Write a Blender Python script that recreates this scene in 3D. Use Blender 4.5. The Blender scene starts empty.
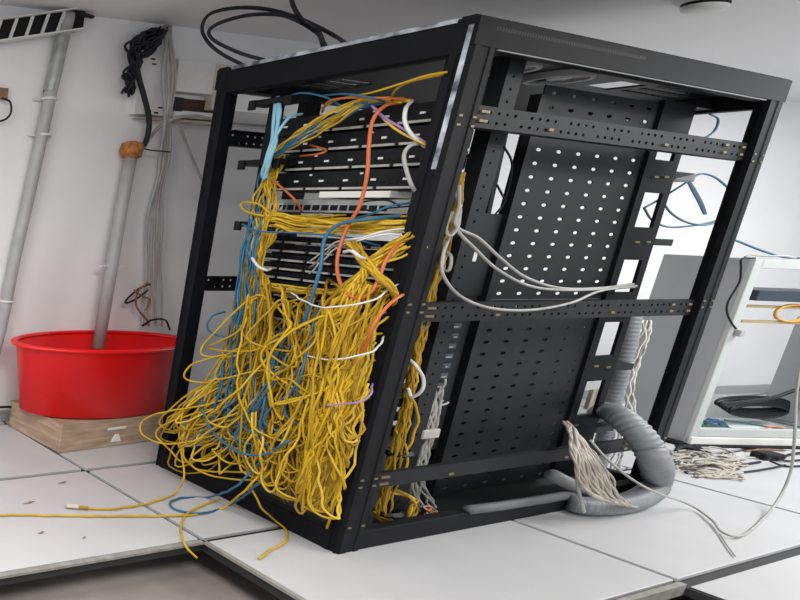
import bpy, math, random
from mathutils import Vector, Matrix
random.seed(7)
U = random.uniform
SC = bpy.context.scene
COL = SC.collection

# ------------------------------------------------------------------ camera
R = ((0.9521412356583822, -0.3030089284431641, 0.0401578963922983),
     (-0.028974369366215058, -0.2202642524195313, -0.9750098179125661),
     (0.30428202917484176, 0.9271835030832842, -0.2185021700840757))
CAM = Vector((-2.6708830896927696, -1.4380499100130366, 1.2787764066126484))
F, CX, CY = 603.046, -170.0, 343.794
cd = bpy.data.cameras.new('camera')
cam = bpy.data.objects.new('camera', cd)
COL.objects.link(cam)
cd.sensor_width = 36
cd.lens = F / 800 * 36
cd.shift_x = (400 - CX) / 800
cd.shift_y = (CY - 300) / 800
cd.clip_start = .05
m = Matrix.Identity(4)
for i in range(3):
    m[i][0] = R[0][i]; m[i][1] = -R[1][i]; m[i][2] = -R[2][i]; m[i][3] = CAM[i]
cam.matrix_world = m
SC.camera = cam

def ray(x, y):
    a, b = (x - CX) / F, (y - CY) / F
    return Vector([R[0][i] * a + R[1][i] * b + R[2][i] for i in range(3)])
def at(x, y, ax, v):                      # a point seen at x, y that lies on the plane axis = v
    d = ray(x, y)
    return CAM + d * ((v - CAM[ax]) / d[ax])
W0 = Vector((-0.35, 1.70, 0)); WD = Vector((0.9952, -0.098, 0)).normalized(); WN = Vector((-WD.y, WD.x, 0))
def wat(x, y, off=0.0):                   # the same on the back wall, off metres in front of it
    d = ray(x, y)
    return CAM + d * (((W0 - CAM).dot(WN) - off) / d.dot(WN))

# ------------------------------------------------------------------ materials
def mat(name, col, rough=.5, metal=0.0, noise=0.0, nscale=8.0, col2=None, bump=0.0, spec=.5, stretch=None):
    m = bpy.data.materials.new(name); m.use_nodes = True
    nt = m.node_tree; b = nt.nodes['Principled BSDF']
    b.inputs['Base Color'].default_value = (*col, 1)
    b.inputs['Roughness'].default_value = rough
    b.inputs['Metallic'].default_value = metal
    b.inputs['Specular IOR Level'].default_value = spec
    if noise or bump:
        tc = nt.nodes.new('ShaderNodeTexCoord'); n = nt.nodes.new('ShaderNodeTexNoise')
        n.inputs['Scale'].default_value = nscale; n.inputs['Detail'].default_value = 6
        src = tc.outputs['Object']
        if stretch:
            mp = nt.nodes.new('ShaderNodeMapping'); mp.inputs['Scale'].default_value = stretch
            nt.links.new(src, mp.inputs[0]); src = mp.outputs[0]
        nt.links.new(src, n.inputs['Vector'])
        if noise:
            r = nt.nodes.new('ShaderNodeValToRGB')
            c2 = col2 or tuple(c * (1 - noise) for c in col)
            r.color_ramp.elements[0].position = .35; r.color_ramp.elements[1].position = .65
            r.color_ramp.elements[0].color = (*c2, 1); r.color_ramp.elements[1].color = (*col, 1)
            nt.links.new(n.outputs['Fac'], r.inputs[0]); nt.links.new(r.outputs[0], b.inputs['Base Color'])
        if bump:
            bp = nt.nodes.new('ShaderNodeBump'); bp.inputs['Strength'].default_value = bump; bp.inputs['Distance'].default_value = .01
            nt.links.new(n.outputs['Fac'], bp.inputs['Height']); nt.links.new(bp.outputs[0], b.inputs['Normal'])
    return m
M = dict(
 wall=mat('painted wall', (.80, .79, .785), .85, noise=.06, nscale=2.0, bump=.05),
 ceil=mat('ceiling paint', (.76, .75, .745), .9, noise=.04, nscale=1.5),
 tile=mat('floor tile', (.52, .52, .53), .38, noise=.07, nscale=3.0),
 grout=mat('tile edging', (.02, .02, .02), .7),
 sub=mat('subfloor concrete', (.27, .235, .215), .9, noise=.25, nscale=4, bump=.3),
 edge=mat('pit frame', (.30, .285, .26), .7, noise=.3, nscale=20),
 black=mat('black powder coat', (.0065, .007, .009), .6, noise=.25, nscale=12, spec=.13),
 black2=mat('black sheet metal', (.0085, .0095, .011), .55, noise=.2, nscale=6, spec=.2),
 dark=mat('dark equipment', (.005, .0055, .0065), .5, spec=.2),
 worn=mat('worn steel edge', (.55, .58, .64), .45, .2, noise=.8, nscale=18, col2=(.05, .055, .07)),
 yel=mat('yellow jacket', (.62, .385, .012), .5, spec=.3, noise=.25, nscale=6),
 yel2=mat('shaded ochre jacket', (.40, .225, .010), .5, spec=.3, noise=.25, nscale=6),
 yel4=mat('shaded yellow jacket', (.46, .285, .010), .5, spec=.3, noise=.25, nscale=6),
 yel3=mat('pale yellow jacket', (.70, .47, .05), .5, spec=.3, noise=.2, nscale=6),
 blue=mat('blue jacket', (.024, .135, .25), .5, noise=.2, nscale=6),
 lblue=mat('light blue jacket', (.30, .60, .74), .45, noise=.2, nscale=8),
 orange=mat('orange jacket', (.62, .14, .03), .42, noise=.2, nscale=6),
 white=mat('white jacket', (.68, .67, .64), .45),
 grey=mat('grey jacket', (.42, .41, .38), .5, noise=.25, nscale=12),
 beige=mat('beige jacket', (.44, .39, .33), .5, noise=.3, nscale=12),
 purple=mat('purple jacket', (.34, .2, .45), .45),
 navy=mat('dark blue jacket', (.03, .10, .17), .45),
 blackc=mat('black cable', (.012, .013, .017), .5, spec=.25),
 strip=mat('label strip', (.50, .49, .43), .5, noise=.25, nscale=30),
 paper=mat('paper label', (.78, .77, .73), .6),
 silver=mat('brushed metal', (.42, .43, .42), .35, .6, noise=.3, nscale=20),
 screw=mat('brass screw', (.22, .18, .10), .5, .5),
 red=mat('red plastic', (.80, .005, .007), .36, noise=.06, nscale=2),
 wood=mat('raw crate wood', (.52, .36, .25), .75, noise=.4, nscale=5, stretch=(1, 1, 9), bump=.1),
 pvc=mat('grey pvc', (.40, .39, .39), .5, noise=.15, nscale=10),
 pvcw=mat('white plastic', (.72, .71, .68), .5, noise=.1, nscale=10),
 cream=mat('aged cream plastic', (.60, .54, .44), .6, noise=.25, nscale=9),
 foam=mat('orange foam', (.55, .20, .05), .85, noise=.5, nscale=40, bump=.4),
 dkhose=mat('dark grey pipe', (.13, .135, .14), .55),
 hose=mat('corrugated grey hose', (.235, .25, .26), .45, noise=.1, nscale=6),
 cabg=mat('grey cabinet side', (.36, .365, .37), .5, noise=.08, nscale=3),
 cabw=mat('white cabinet frame', (.46, .485, .465), .45, noise=.06, nscale=5),
 cabi=mat('pale cabinet lining', (.66, .68, .70), .5),
 navyb=mat('navy equipment case', (.018, .03, .05), .4),
 gold=mat('yellowed steel rail', (.45, .34, .16), .4, .5),
 green=mat('green circuit board', (.02, .16, .12), .5, noise=.6, nscale=40),
 dust=mat('dried leaf', (.25, .20, .14), .9),
 recess=mat('dark brown recess', (.045, .02, .015), .8),
 orangey=mat('amber jacket', (.62, .30, .04), .45),
 rust=mat('rusty box', (.30, .16, .10), .8, noise=.4, nscale=30),
 stain=mat('rust brown', (.30, .14, .07), .8, noise=.4, nscale=30),
)

# ------------------------------------------------------------------ mesh builder
B00, B01, B10 = Vector((-.011, .009)), Vector((-.023, .917)), Vector((2.302, .005))
T00, T01, T10 = Vector((.035, .006)), Vector((-.005, .948)), Vector((2.17, -.015))
B11, T11 = B01 + B10 - B00, T01 + T10 - T00
RX, RY, RZ = 2.2566, .9447, 2.0
def rk(p):                                # the rack's frame stands very slightly out of true
    u, v, w = p[0] / RX, p[1] / RY, p[2] / RZ
    b = B00 * (1-u)*(1-v) + B10 * u*(1-v) + B01 * (1-u)*v + B11 * u*v
    t = T00 * (1-u)*(1-v) + T10 * u*(1-v) + T01 * (1-u)*v + T11 * u*v
    q = b * (1-w) + t * w
    return Vector((q.x, q.y, p[2]))
def rki(x, y, z):                         # inverse
    p = Vector((x, y, z))
    for _ in range(6):
        e = rk(p); p = Vector((p.x - (e.x - x), p.y - (e.y - y), z))
    return p
def aty(px, py, y):                       # seen point on a plane y = const, in the rack's own measures
    p = at(px, py, 1, y)
    for _ in range(6):
        q = rki(*p); p = at(px, py, 1, p.y + (y - q.y))
    return rki(*p)

ROOT = {}
class MB:
    def __init__(s, rack=False, fr=None): s.v = []; s.f = []; s.rack = rack; s.fr = fr
    def add(s, vs, fs):
        n = len(s.v); s.v += [Vector(v) for v in vs]; s.f += [tuple(i + n for i in f) for f in fs]
    def box(s, a, b):
        x0, y0, z0 = [min(a[i], b[i]) for i in range(3)]; x1, y1, z1 = [max(a[i], b[i]) for i in range(3)]
        s.add([(x0,y0,z0),(x1,y0,z0),(x1,y1,z0),(x0,y1,z0),(x0,y0,z1),(x1,y0,z1),(x1,y1,z1),(x0,y1,z1)],
              [(0,3,2,1),(4,5,6,7),(0,1,5,4),(1,2,6,5),(2,3,7,6),(3,0,4,7)]); return s
    def prism(s, poly, z0, z1, ax=2):
        n = len(poly)
        def P(a, b, c): return {2: (a, b, c), 1: (a, c, b), 0: (c, a, b)}[ax]
        s.add([P(a, b, z0) for a, b in poly] + [P(a, b, z1) for a, b in poly],
              [tuple(range(n))[::-1], tuple(range(n, 2*n))] + [(i, (i+1) % n, n+(i+1) % n, n+i) for i in range(n)]); return s
    def tube(s, pts, r, k=6, caps=True):
        pts = [Vector(p) for p in pts]; n = len(pts)
        if n < 2: return s
        rr = r if isinstance(r, (list, tuple)) else [r] * n
        t = (pts[1] - pts[0]).normalized()
        a = t.cross(Vector((0, 0, 1)))
        if a.length < .05: a = t.cross(Vector((1, 0, 0)))
        a.normalize(); vs = []; fs = []
        for i, p in enumerate(pts):
            t = (pts[min(i+1, n-1)] - pts[max(i-1, 0)])
            if t.length < 1e-9: t = Vector((0, 0, 1))
            t.normalize(); a = a - t * a.dot(t)
            if a.length < 1e-6: a = t.orthogonal()
            a.normalize(); b = t.cross(a)
            for j in range(k):
                th = 2 * math.pi * j / k
                vs.append(p + (a * math.cos(th) + b * math.sin(th)) * rr[i])
        for i in range(n - 1):
            for j in range(k):
                fs.append((i*k+j, i*k+(j+1) % k, (i+1)*k+(j+1) % k, (i+1)*k+j))
        if caps: fs += [tuple(range(k))[::-1], tuple(range((n-1)*k, n*k))]
        s.add(vs, fs); return s
    def lathe(s, prof, c, k=40):
        vs = []; n = len(prof)
        for r, z in prof:
            for j in range(k):
                th = 2*math.pi*j/k; vs.append((c[0]+r*math.cos(th), c[1]+r*math.sin(th), c[2]+z))
        fs = [(i*k+j, i*k+(j+1) % k, (i+1)*k+(j+1) % k, (i+1)*k+j) for i in range(n-1) for j in range(k)]
        s.add(vs, fs); return s
    def perf(s, org, U, V, N, nu, nv, du, dv, ru, rv, th, skip=None):
        """plate nu x nv cells of du x dv with an oval hole in each, thickness th along N"""
        org, U, V, N = map(Vector, (org, U, V, N))
        for i in range(nu):
            for j in range(nv):
                o = org + U * (i * du) + V * (j * dv)
                c = [(0,0),(du/2,0),(du,0),(du,dv/2),(du,dv),(du/2,dv),(0,dv),(0,dv/2)]
                if skip and skip(i, j):
                    q = [o, o+U*du, o+U*du+V*dv, o+V*dv]
                    s.add(q + [p + N*th for p in q], [(3,2,1,0), (4,5,6,7)]); continue
                h = [(du/2 + ru*math.cos(a), dv/2 + rv*math.sin(a)) for a in [math.radians(225 + 45*q) for q in range(8)]]
                vs = [o + U*a + V*b for a, b in c] + [o + U*a + V*b for a, b in h]
                vs += [v + N*th for v in vs]
                fs = []
                for q in range(8):
                    w = (q+1) % 8
                    fs += [(q, 8+q, 8+w, w), (16+q, 16+w, 24+w, 24+q), (8+q, 24+q, 24+w, 8+w)]
                s.add(vs, fs)
        a = [org, org+U*du*nu, org+U*du*nu+V*dv*nv, org+V*dv*nv]
        s.add(a + [p + N*th for p in a], [(0,1,5,4), (1,2,6,5), (2,3,7,6), (3,0,4,7)]); return s
    def gridplate(s, us, vs_, holes, P, t0, t1):
        """solid plate with rectangular holes; P(u, v, t) -> point"""
        us = sorted(set([u for u in us] + [h[i] for h in holes for i in (0, 1)])); us = [u for u in us]
        ws = sorted(set([v for v in vs_] + [h[i] for h in holes for i in (2, 3)]))
        def solid(i, j):
            if i < 0 or j < 0 or i >= len(us)-1 or j >= len(ws)-1: return False
            a, b = (us[i]+us[i+1])/2, (ws[j]+ws[j+1])/2
            return not any(h[0] < a < h[1] and h[2] < b < h[3] for h in holes)
        for i in range(len(us)-1):
            for j in range(len(ws)-1):
                if not solid(i, j): continue
                u0, u1, v0, v1 = us[i], us[i+1], ws[j], ws[j+1]
                q = [P(u0,v0,t0),P(u1,v0,t0),P(u1,v1,t0),P(u0,v1,t0),P(u0,v0,t1),P(u1,v0,t1),P(u1,v1,t1),P(u0,v1,t1)]
                fs = [(3,2,1,0), (4,5,6,7)]
                if not solid(i, j-1): fs.append((0,1,5,4))
                if not solid(i+1, j): fs.append((1,2,6,5))
                if not solid(i, j+1): fs.append((2,3,7,6))
                if not solid(i-1, j): fs.append((3,0,4,7))
                s.add(q, fs)
        return s
    def build(s, name, material, parent=None, smooth=False, bevel=0.0, label=None):
        vs = s.v
        if s.fr: vs = [s.fr(v) for v in vs]
        if s.rack: vs = [rk(v) for v in vs]
        if parent is None:
            lo = [min(v[i] for v in vs) for i in range(3)]; hi = [max(v[i] for v in vs) for i in range(3)]
            L = Vector(((lo[0]+hi[0])/2, (lo[1]+hi[1])/2, lo[2]))
        else: L = ROOT[parent.name]
        me = bpy.data.meshes.new(name)
        me.from_pydata([tuple(v - L) for v in vs], [], s.f); me.update()
        me.materials.append(M[material])
        if smooth:
            for p in me.polygons: p.use_smooth = True
        o = bpy.data.objects.new(name, me); COL.objects.link(o); ROOT[o.name] = L
        if parent is None: o.location = L
        else: o.parent = parent
        if bevel:
            b = o.modifiers.new('bevel', 'BEVEL'); b.width = bevel; b.segments = 2; b.limit_method = 'ANGLE'
        if label: o['label'] = label
        return o
def tag(o, label=None, cat=None, group=None, kind=None):
    if label: o['label'] = label
    if cat: o['category'] = cat
    if group: o['group'] = group
    if kind: o['kind'] = kind
    return o
def empty(name, loc, label, cat, group=None):
    o = bpy.data.objects.new(name, None); COL.objects.link(o); o.location = loc; o.empty_display_size = .1
    ROOT[o.name] = Vector(loc); return tag(o, label, cat, group)

def spline(P, sub=7):
    P = [Vector(p) for p in P]; out = []
    Q = [P[0]*2 - P[1]] + P + [P[-1]*2 - P[-2]]
    for i in range(1, len(Q)-2):
        a, b, c, d = Q[i-1:i+3]
        for k in range(sub):
            t = k / sub
            out.append(.5*((2*b) + (c-a)*t + (2*a-5*b+4*c-d)*t*t + (3*b-a-3*c+d)*t**3))
    out.append(P[-1]); return out
def wob(pts, amp, wl=.09, rnd=random):
    """adds the kinks a hand-coiled cable keeps"""
    ph = [rnd.uniform(0, 6.28) for _ in range(6)]; s = 0; out = []
    for i, p in enumerate(pts):
        if i: s += (p - pts[i-1]).length
        w = 2*math.pi*s/wl
        out.append(p + Vector((math.sin(w+ph[0]) + .6*math.sin(.37*w+ph[1]), math.sin(w*.9+ph[2]) + .6*math.sin(.41*w+ph[3]),
                               .35*math.sin(w*.5+ph[4]))) * amp)
    return out
def cable(name, P, r, mt, label, cat='cable', group=None, amp=0.0, sub=7, k=6, wl=.09, parent=None):
    pts = spline(P, sub)
    if amp: pts = wob(pts, amp, wl)
    o = MB().tube(pts, r, k).build(name, mt, parent, smooth=True)
    return tag(o, label, cat, group) if parent is None else o
def cam_loc(o): return o

# ================================================================== SETTING
def struct(mb, name, mt, parent=None, **k):
    o = mb.build(name, mt, parent, **k); o['kind'] = 'structure'; return o
ZC = 2.40
def wf(p):                                # wall coordinates: along, out from the wall, up
    return W0 + WD * p[0] - WN * p[1] + Vector((0, 0, p[2]))
WROT = math.atan2(WD.y, WD.x)
def walled(o):
    o.location = W0; o.rotation_euler = (0, 0, WROT); return o
def wbx(a, b):
    mb = MB().box(a, b); return mb
def wstruct(a, b, name, mt):
    o = struct(wbx(a, b), name, mt); L = ROOT[o.name]
    o.location = W0 + WD*L.x + Vector((-WD.y, WD.x, 0))*L.y + Vector((0, 0, L.z)); o.rotation_euler = (0, 0, WROT)
wstruct((-3, 0, -.45), (11, .12, ZC), 'wall_back', 'wall')
wstruct((-3, -.022, 0), (11, 0, .07), 'baseboard_back', 'cabg')
struct(MB().box((-4.5, -5, ZC), (11, 3, ZC+.1)), 'ceiling', 'ceil')
struct(MB().box((-4.5, -5, -.5), (11, 3, -.15)), 'floor_slab', 'sub')
# raised floor tiles
fl = MB(); g = .014
xl = [-.455 + 1.62*i for i in range(-2, 7)]
yl = [.234 + .705*j for j in range(-7, 4)]
PIT = set()
for i in range(len(xl)-1):
    for j in range(len(yl)-1):
        x0, x1, y0, y1 = xl[i], xl[i+1], yl[j], yl[j+1]
        if x1 < -.3 and y1 < .3: PIT.add((i, j)); continue
        if x1 < 1.3 and y1 < -.3: PIT.add((i, j)); continue
        top = -.0 if not (x0 > 1 and y1 < -.3) else -.012
        gg = g if not (x0 > 1 and y1 < -.3) else .02
        fl.box((x0+g, y0+g, -.016), (x1-g, y1-gg, top))
struct(fl, 'floor', 'tile', bevel=.002)
un = MB()
for i in range(len(xl)-1):
    for j in range(len(yl)-1):
        if (i, j) in PIT: continue
        un.box((xl[i]-.0, yl[j]-.0, -.05), (xl[i+1], yl[j+1], -.018))
struct(un, 'floor_understructure', 'grout')
# bare steel frame around the opened floor pit
e = MB()
e.box((-3.6, .224, -.014), (-.452, .243, -.003)); e.box((-.462, -.46, -.014), (-.442, .24, -.003))
e.box((-.45, -.486, -.05), (1.165, -.466, -.004)); 
struct(e, 'trim_1', 'edge')

# ================================================================== RACK
ROOTP = Vector((1.1, .46, 0))
rack = empty('server_rack', ROOTP, 'tall black open-sided server rack frame overflowing with yellow cables', 'server rack')
def post(x0, sx, y0, sy, name='corner_post'):
    # boxed post with chamfered outer corner and shallow grooves; sx, sy point into the rack
    w, d = .122, .060
    poly = [(.012, 0), (.05, 0), (.055, .003), (.09, .003), (.095, 0), (w, 0), (w, .02), (w-.03, .022), (w-.03, .05), (.04, .05), (.04, d), (0, d),
            (0, .040), (.006, .037), (.006, .020), (0, .017), (0, .012)]
    poly = [(x0 + sx*a, y0 + sy*b) for a, b in poly]
    if sx*sy < 0: poly = poly[::-1]
    return MB(rack=True).prism(poly, 0.0, 1.995)
for x0, sx in ((0, 1), (RX, -1)):
    for y0, sy in ((0, 1), (RY, -1)):
        p = post(x0, sx, y0, sy).build('corner_post', 'black', rack)
        for z in ((.115, .29, .32, .99, 1.02, 1.65, 1.68)):
            for xx in (.03, .108):
                X = x0 + sx*xx; Y = y0 + sy*.0
                MB(rack=True).box((X-.009, Y-sy*.003, z-.0035), (X+.009, Y+sy*.01, z+.0035)).build('screw', 'screw', p)
# worn edge of the near post
w = MB(rack=True)
w.box((-.002, .012, 1.50), (.004, .026, 1.97)); w.build('worn_edge', 'worn', rack, label='scraped bare metal edge')
# top rails
def rail(a, b, name, mt='black', bev=.006): return MB(rack=True).box(a, b).build(name, mt, rack, bevel=bev)
tr = MB(rack=True)
tr.prism([(0, 1.885), (.012, 1.878), (.05, 1.878), (.05, 1.965), (.05, 2.0), (.03, 2.0), (0, 1.975)], .03, RY-.03, ax=1).build('top_rail', 'black', rack)
rail((.01, .03, 1.987), (.045, RY-.03, 2.003), 'worn_edge', 'worn', .002)
MB(rack=True).prism([(RX-.05, 1.88), (RX, 1.88), (RX, 1.975), (RX-.03, 2.0), (RX-.05, 2.0)], .03, RY-.03, ax=1).build('top_rail', 'black', rack)
for y0, sy in ((0, 1), (RY, -1)):
    pl = [(y0-sy*.001, 1.905), (y0+sy*.05, 1.905), (y0+sy*.05, 2.001), (y0+sy*.012, 2.001), (y0-sy*.001, 1.992)]
    MB(rack=True).prism(pl if sy > 0 else pl[::-1], -.001, RX+.001, ax=0).build('top_rail', 'black', rack)
    MB(rack=True).box((.15, y0+sy*.004, 1.901), (RX-.15, y0+sy*.010, 1.905)).build('rail_lip', 'cabg', rack)
vt = MB(rack=True)
for i in range(60):
    x = .10 + i*.016; vt.box((x, -.001, 1.958), (x+.008, .001, 1.970))
vt.build('vent_slots', 'dark', rack)
# bottom rails
for x0, sx in ((0, 1), (RX, -1)):
    rail((x0, .05, .0), (x0+sx*.06, RY-.05, .085), 'bottom_rail')
for y0, sy in ((0, 1), (RY, -1)):
    rail((.05, y0+sy*.003, .0), (RX-.05, y0+sy*.05, .082), 'bottom_rail')
rail((.06, .05, .03), (RX-.06, RY-.05, .04), 'base_plate', 'dark', .002)
# side braces with punched holes
def brace(z0, z1, y0, sy, solid=False):
    n = 40 if not solid else 1
    L = RX - .22
    mb = MB(rack=True); h = (z1-z0)/2
    if solid: mb.box((.10, y0, z0), (RX-.10, y0+sy*.02, z1))
    else:
        N = (0, sy*.006, 0)
        mb.perf((.11, y0, z0), (1, 0, 0), (0, 0, 1), (0, sy, 0), n, 2, L/n, h, .010, .006, .006, skip=lambda i, j: (i*7+j*3) % 5 == 0)
        mb.box((.11, y0, z1-.004), (RX-.11, y0+sy*.03, z1+.004)); mb.box((.11, y0, z0-.004), (RX-.11, y0+sy*.03, z0+.004))
    o = mb.build('side_brace', 'black2', rack)
    for xx in (.19, .21, .62, 1.45, 1.94, 2.09):
        for zz in (z0+(z1-z0)*.28, z0+(z1-z0)*.75):
            if xx in (.62, 1.45) and zz > (z0+z1)/2: continue
            MB(rack=True).box((xx-.014, y0-sy*.006, zz-.0045), (xx+.014, y0, zz+.0045)).build('screw', 'screw', o)
for y0, sy in ((.022, 1), (RY-.022, -1)):
    brace(1.658, 1.724, y0, sy); brace(.952, 1.018, y0, sy); brace(.262, .325, y0, sy, solid=True)
# top panel with openings, fan, vents
ZT = 1.945
def tpx(px, py):
    q = at(px, py, 2, ZT); return rki(*q)
a = tpx(575, 85); b = tpx(648, 85)
ra, rb, rc_, rd = tpx(581, 86), tpx(603, 90.5), tpx(618, 80.5), tpx(581, 86)
holes = [(ra.x, rb.x, min(rc_.y, rd.y), max(rc_.y, rd.y))]
q = tpx(333, 85)
for i in range(4): holes.append((q.x-.10, q.x+.13+0*i, q.y-.10+i*.05, q.y-.10+i*.05+.03))
holes.sort(key=lambda h: h[0])
q2 = tpx(665, 93)
for i in range(9):
    for j in range(3): holes.append((q2.x-.22+i*.05, q2.x-.22+i*.05+.03, q2.y-.07+j*.05, q2.y-.07+j*.05+.03))
MB(rack=True).gridplate([.05, RX-.05], [.05, RY-.05], holes, lambda u, v, t: Vector((u, v, t)), ZT, ZT+.008).build('top_panel', 'black2', rack)
fc = tpx(560, 74)
for k, dx in enumerate((0, -.38)):
    fan = MB(rack=True)
    prof = [(.10, 0), (.10, -.025), (.085, -.025), (.085, 0)]
    ff = MB(rack=True).lathe(prof, (fc.x+dx, fc.y, ZT), 32).lathe([(.0, -.02), (.035, -.02), (.035, 0)], (fc.x+dx, fc.y, ZT), 20).build('cooling_fan', 'cabg', rack)
    bl = MB(rack=True)
    for q in range(7):
        an = q*2*math.pi/7; c, s_ = math.cos(an), math.sin(an)
        o = Vector((fc.x+dx, fc.y, ZT-.012)); r1, r2 = .035, .083
        d = Vector((c, s_, 0)); n = Vector((-s_, c, 0))
        bl.add([o+d*r1-n*.012+Vector((0,0,.006)), o+d*r2-n*.025+Vector((0,0,.008)), o+d*r2+n*.02-Vector((0,0,.006)), o+d*r1+n*.012-Vector((0,0,.005))], [(0,1,2,3)])
    bl.build('fan_blades', 'pvc', ff)
# mounting rails
def mrail(x, y, dx, dy, z0=.05, z1=1.94, slots=True, mt='black2'):
    mb = MB(rack=True)
    mb.gridplate([x, x+dx], [z0, z1], [(x+dx*.40, x+dx*.52, z0+.03+i*.0445, z0+.03+i*.0445+.009) for i in range(int((z1-z0-.05)/.0445))] if slots else [],
                 lambda u, v, t: Vector((u, t, v)), y, y+.004)
    mb.box((x, y, z0), (x+.006, y+dy, z1)); mb.box((x+dx-.006, y, z0), (x+dx, y+dy, z1))
    return mb.build('mounting_rail', mt, rack)
mrail(.14, .715, .03, .05); mrail(.14, .09, .03, .05)
mrail(.435, .10, .10, .05)
mrail(.435, .80, .10, .04)
# ladder shaped rear cable manager
YP = .17
def lx(px, py): return aty(px, py, YP)
lt, lb = lx(640, 110), lx(552, 440)
l0 = (lx(650, 155).x + lx(562, 440).x) / 2; l1 = (lx(688, 120).x + lx(600, 430).x) / 2
hl = []
for p0, p1 in (((661, 146), (661, 160)), ((657, 193), (657, 228)), ((635, 260), (635, 292)), ((615, 322), (615, 355)), ((594, 381), (594, 414))):
    hl.append((l0+(l1-l0)*.22, l0+(l1-l0)*.80, lx(*p1).z, lx(*p0).z))
MB(rack=True).gridplate([l0, l1], [.06, 1.90], hl, lambda u, v, t: Vector((u, t, v)), YP, YP+.012).build('cable_ladder', 'black', rack)
sc = MB(rack=True)
for (px, py) in ((655, 177), (665, 177), (636, 242), (647, 242), (595, 366), (607, 367), (575, 425), (613, 305)):
    p = lx(px, py); MB(rack=True).box((p.x-.018, YP-.006, p.z-.004), (p.x+.018, YP, p.z+.004)).build('screw', 'screw', rack)
for (xx, py, z) in ((l1, 0, lx(695, 177).z), (l1, 0, lx(680, 243).z), (l1, 0, lx(630, 367).z), (l1, 0, lx(702, 104).z), (l1, 0, lx(615, 428).z)):
    rail((xx-.01, YP-.0, z-.016), (xx+.17, YP+.05, z+.016), 'cable_tab', 'dark', .002)
MB(rack=True).box((l1-.03, YP, .06), (l1, YP+.018, 1.9)).build('mounting_rail', 'black', rack)
MB(rack=True).box((l0, YP, .06), (l0+.02, YP+.018, 1.9)).build('mounting_rail', 'black', rack)
# perforated panels
x0p = (lx(534, 140).x + lx(450, 457).x)/2; x1p = l0
nc = 6; dux = (x1p-x0p)/nc
zpt = lx(600, 92).z
for (z0, z1) in ((1.005, zpt), (.07, 1.004)):
    nr = round((z1-z0)/.0545)
    MB(rack=True).perf((x0p, YP+.014, z0), (1,0,0), (0,0,1), (0,1,0), nc, nr, dux, (z1-z0)/nr, .022, .0075, .004).build('perforated_panel', 'black2', rack)
MB(rack=True).box((x0p-.02, YP+.01, .06), (x0p+.012, YP+.045, 1.85)).build('panel_flange', 'dark', rack)
rail((x0p+.05, .30, .07), (x1p+.24, .305, .86), 'added_dark_backing', 'dark', 0)  # dark sheet added behind the lower panel so its holes look dim
# cable rings on the front rail
for (px, py) in ((283, 102), (272, 163), (268, 225)):
    p = rki(*at(px, py, 0, .10))
    mb = MB(rack=True)
    mb.box((.03, p.y-.09, p.z-.012), (.13, p.y+.10, p.z+.012)).box((.02, p.y-.09, p.z-.03), (.035, p.y-.06, p.z+.012)).box((.02, p.y+.07, p.z-.03), (.035, p.y+.10, p.z+.012))
    mb.build('cable_ring', 'dark', rack, bevel=.002)

# ================================================================== EQUIPMENT in the rack
ylo, yhi = .125, .712
def unit(z0, z1, style, label, group=None, name='patch_bay', cat='patch panel'):
    root = empty(name, rk((.3, .42, z0)), label, cat, group)
    MB(rack=True).box((.165, ylo+.02, z0+.003), (.42, yhi-.02, z1-.003)).build('body', 'dark', root)
    h = z1-z0
    MB(rack=True).box((.150, ylo, z0+.002), (.160, yhi, z1-.002)).build('faceplate', 'black2' if style != 'switch' else 'silver', root, bevel=.002)
    if style == 'panel':
        s = MB(rack=True); yy = ylo+.01
        while yy < yhi-.08:
            w = random.choice((.09, .11, .13)); s.box((.142, yy, z0+.004), (.152, min(yy+w, yhi-.01), z0+.013)); yy += w+.015
        s.build('label_strip', 'strip', root)
        for i in range(6):
            y = ylo+.05+i*.10+U(-.01, .01)
            MB(rack=True).box((.146, y, z0+h*.45), (.151, y+.017, z0+h*.45+.008)).build('port_label', 'paper', root)
            if i % 2: MB(rack=True).box((.146, y+.05, z0+h*.78), (.151, y+.06, z0+h*.78+.006)).build('port_label', 'paper', root)
        s = MB(rack=True)
        for i in range(12):
            y = ylo+.03+i*.046; s.box((.147, y, z0+h*.3), (.1515, y+.028, z0+h*.42))
        s.build('port_row', 'dark', root)
    elif style == 'slim':
        s = MB(rack=True)
        for i in range(5):
            y = ylo+.012+i*.115; s.box((.138, y, z0+.005), (.152, y+.095, z0+.013))
        s.build('label_strip', 'strip', root)
        s = MB(rack=True)
        for i in range(12):
            y = ylo+.03+i*.046; s.box((.145, y, z0+.018), (.151, y+.032, z0+h-.006))
        s.build('port_row', 'dark', root)
    else:
        s = MB(rack=True)
        for i in range(14):
            y = ylo+.09+i*.036; s.box((.146, y, z0+.012), (.151, y+.026, z0+.034))
        s.build('port_row', 'dark', root)
        s = MB(rack=True).box((.146, yhi-.09, z0+.012), (.150, yhi-.03, z0+.04)); s.build('status_plate', 'paper', root)
    return root
zs = [(1.700, 1.778), (1.622, 1.696), (1.543, 1.618), (1.458, 1.540)]
lb = ['black patch panel topmost in the rack, just under the diagonal yellow cables',
      'second black patch panel from the rack top, pale strip along its lower edge',
      'third black patch panel from the rack top, pale strip along its lower edge',
      'fourth black patch panel, directly above the white labelled switch']
for (a, b), l in zip(zs, lb): unit(a-.019, b-.019, 'panel', l)
u = unit(1.345, 1.405, 'switch', 'silver network switch with a white label plate above, left of the near post', name='network_switch', cat='network switch')
MB(rack=True).box((.12, .20, 1.408), (.30, .46, 1.434)).build('label_plate', 'paper', u, bevel=.002)
for i in range(8):
    z = 1.205 - i*.040
    unit(z, z+.037, 'slim', 'slim black patch panel in the close stack behind the yellow cables', 'slim patch panels in the middle of the rack')
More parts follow.
